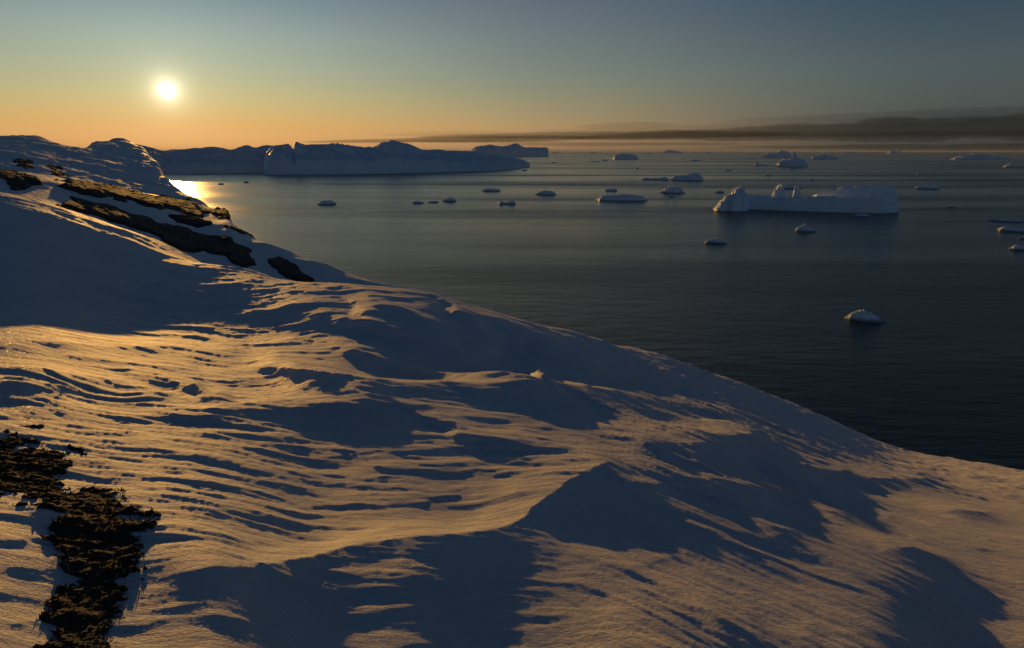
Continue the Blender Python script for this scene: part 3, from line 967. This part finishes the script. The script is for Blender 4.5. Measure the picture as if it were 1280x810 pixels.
# ------------------------------------------------------------------ turf breaking through the snow, bottom left
TURF = [(-60, 545), (-10, 548), (22, 532), (40, 530), (30, 548), (60, 552), (92, 556), (130, 572), (134, 580), (100, 583), (96, 600), (128, 606), (150, 620), (182, 640), (204, 650), (200, 662), (182, 668), (186, 690), (172, 722), (168, 770), (150, 830), (40, 830), (60, 760), (70, 720), (60, 690), (40, 668), (40, 640), (10, 630), (-60, 640)]
n1, n2 = 300, 300
xg = np.linspace(-4.4, -1.3, n1); yg = np.linspace(1.2, 5.6, n2)
X, Y = np.meshgrid(xg, yg, indexing='xy')
Z0 = slope_z(X, Y)
PX, PY = proj(X, Y, Z0)
sd = in_poly(PX, PY, TURF) + 24 * fbm(X * 2.6, Y * 5.6, 6, 101, .72) - 11
lump = .010 * ridged(X * 5, Y * 5, 4, 103) + .010 * fbm(X * 16, Y * 16, 3, 104)
zt = Z0 + np.clip(sd / 14, -1, 1) * .018 + lump * sstep(-4, 12, sd) - .01
turf = mesh_obj('turf_patch', np.stack([X, Y, zt], -1).reshape(-1, 3), grid_quads(n2, n1, sd > -14), M_TURF, smooth=False)
setp(turf, 'dark frozen turf and moss breaking through the snow, bottom left corner', 'turf')
# dry stems and moss leaves on it
ok = np.argwhere(sd > 3)
pick = ok[rng.integers(0, len(ok), 9000)]
bx = X[pick[:, 0], pick[:, 1]] + rng.normal(0, .008, len(pick)); by = Y[pick[:, 0], pick[:, 1]] + rng.normal(0, .008, len(pick)); bz = zt[pick[:, 0], pick[:, 1]] - .004
L = rng.uniform(.008, .035, len(pick)); az = rng.uniform(0, 6.283, len(pick)); tl = rng.uniform(.9, 1.55, len(pick)); wd = rng.uniform(.002, .006, len(pick))
tx = bx + L * np.sin(tl) * np.cos(az); ty = by + L * np.sin(tl) * np.sin(az); tz = bz + L * np.cos(tl)
px_, py_ = -np.sin(az) * wd, np.cos(az) * wd
V = np.stack([np.stack([bx - px_, by - py_, bz], -1), np.stack([bx + px_, by + py_, bz], -1), np.stack([tx, ty, tz], -1)], 1).reshape(-1, 3)
M_STEM = rock_mat('dry_stems', 30, (0.014, 0.010, 0.006), (0.06, 0.04, 0.02))
st = mesh_obj('moss', V, np.arange(len(V)).reshape(-1, 3), M_STEM, smooth=False, parent=turf)
st['kind'] = 'stuff'

# ------------------------------------------------------------------ thin sea haze
M_HAZE = bpy.data.materials.new('haze'); M_HAZE.use_nodes = True
t = M_HAZE.node_tree; t.nodes.clear()
v = t.nodes.new('ShaderNodeVolumePrincipled'); o = t.nodes.new('ShaderNodeOutputMaterial')
v.inputs['Density'].default_value = 0.9e-5
v.inputs['Color'].default_value = (.70, .84, 1.0, 1)
v.inputs['Anisotropy'].default_value = 0.0
t.links.new(v.outputs[0], o.inputs['Volume'])
hx = 170000.0
V = np.array([(x, y, z) for z in (-14.0, 215.0) for y in (-hx, hx) for x in (-hx, hx)])
Q = np.array([(0, 2, 3, 1), (4, 5, 7, 6), (0, 1, 5, 4), (2, 6, 7, 3), (0, 4, 6, 2), (1, 3, 7, 5)])
setp(mesh_obj('haze', V, Q, M_HAZE, smooth=False), kind='stuff')
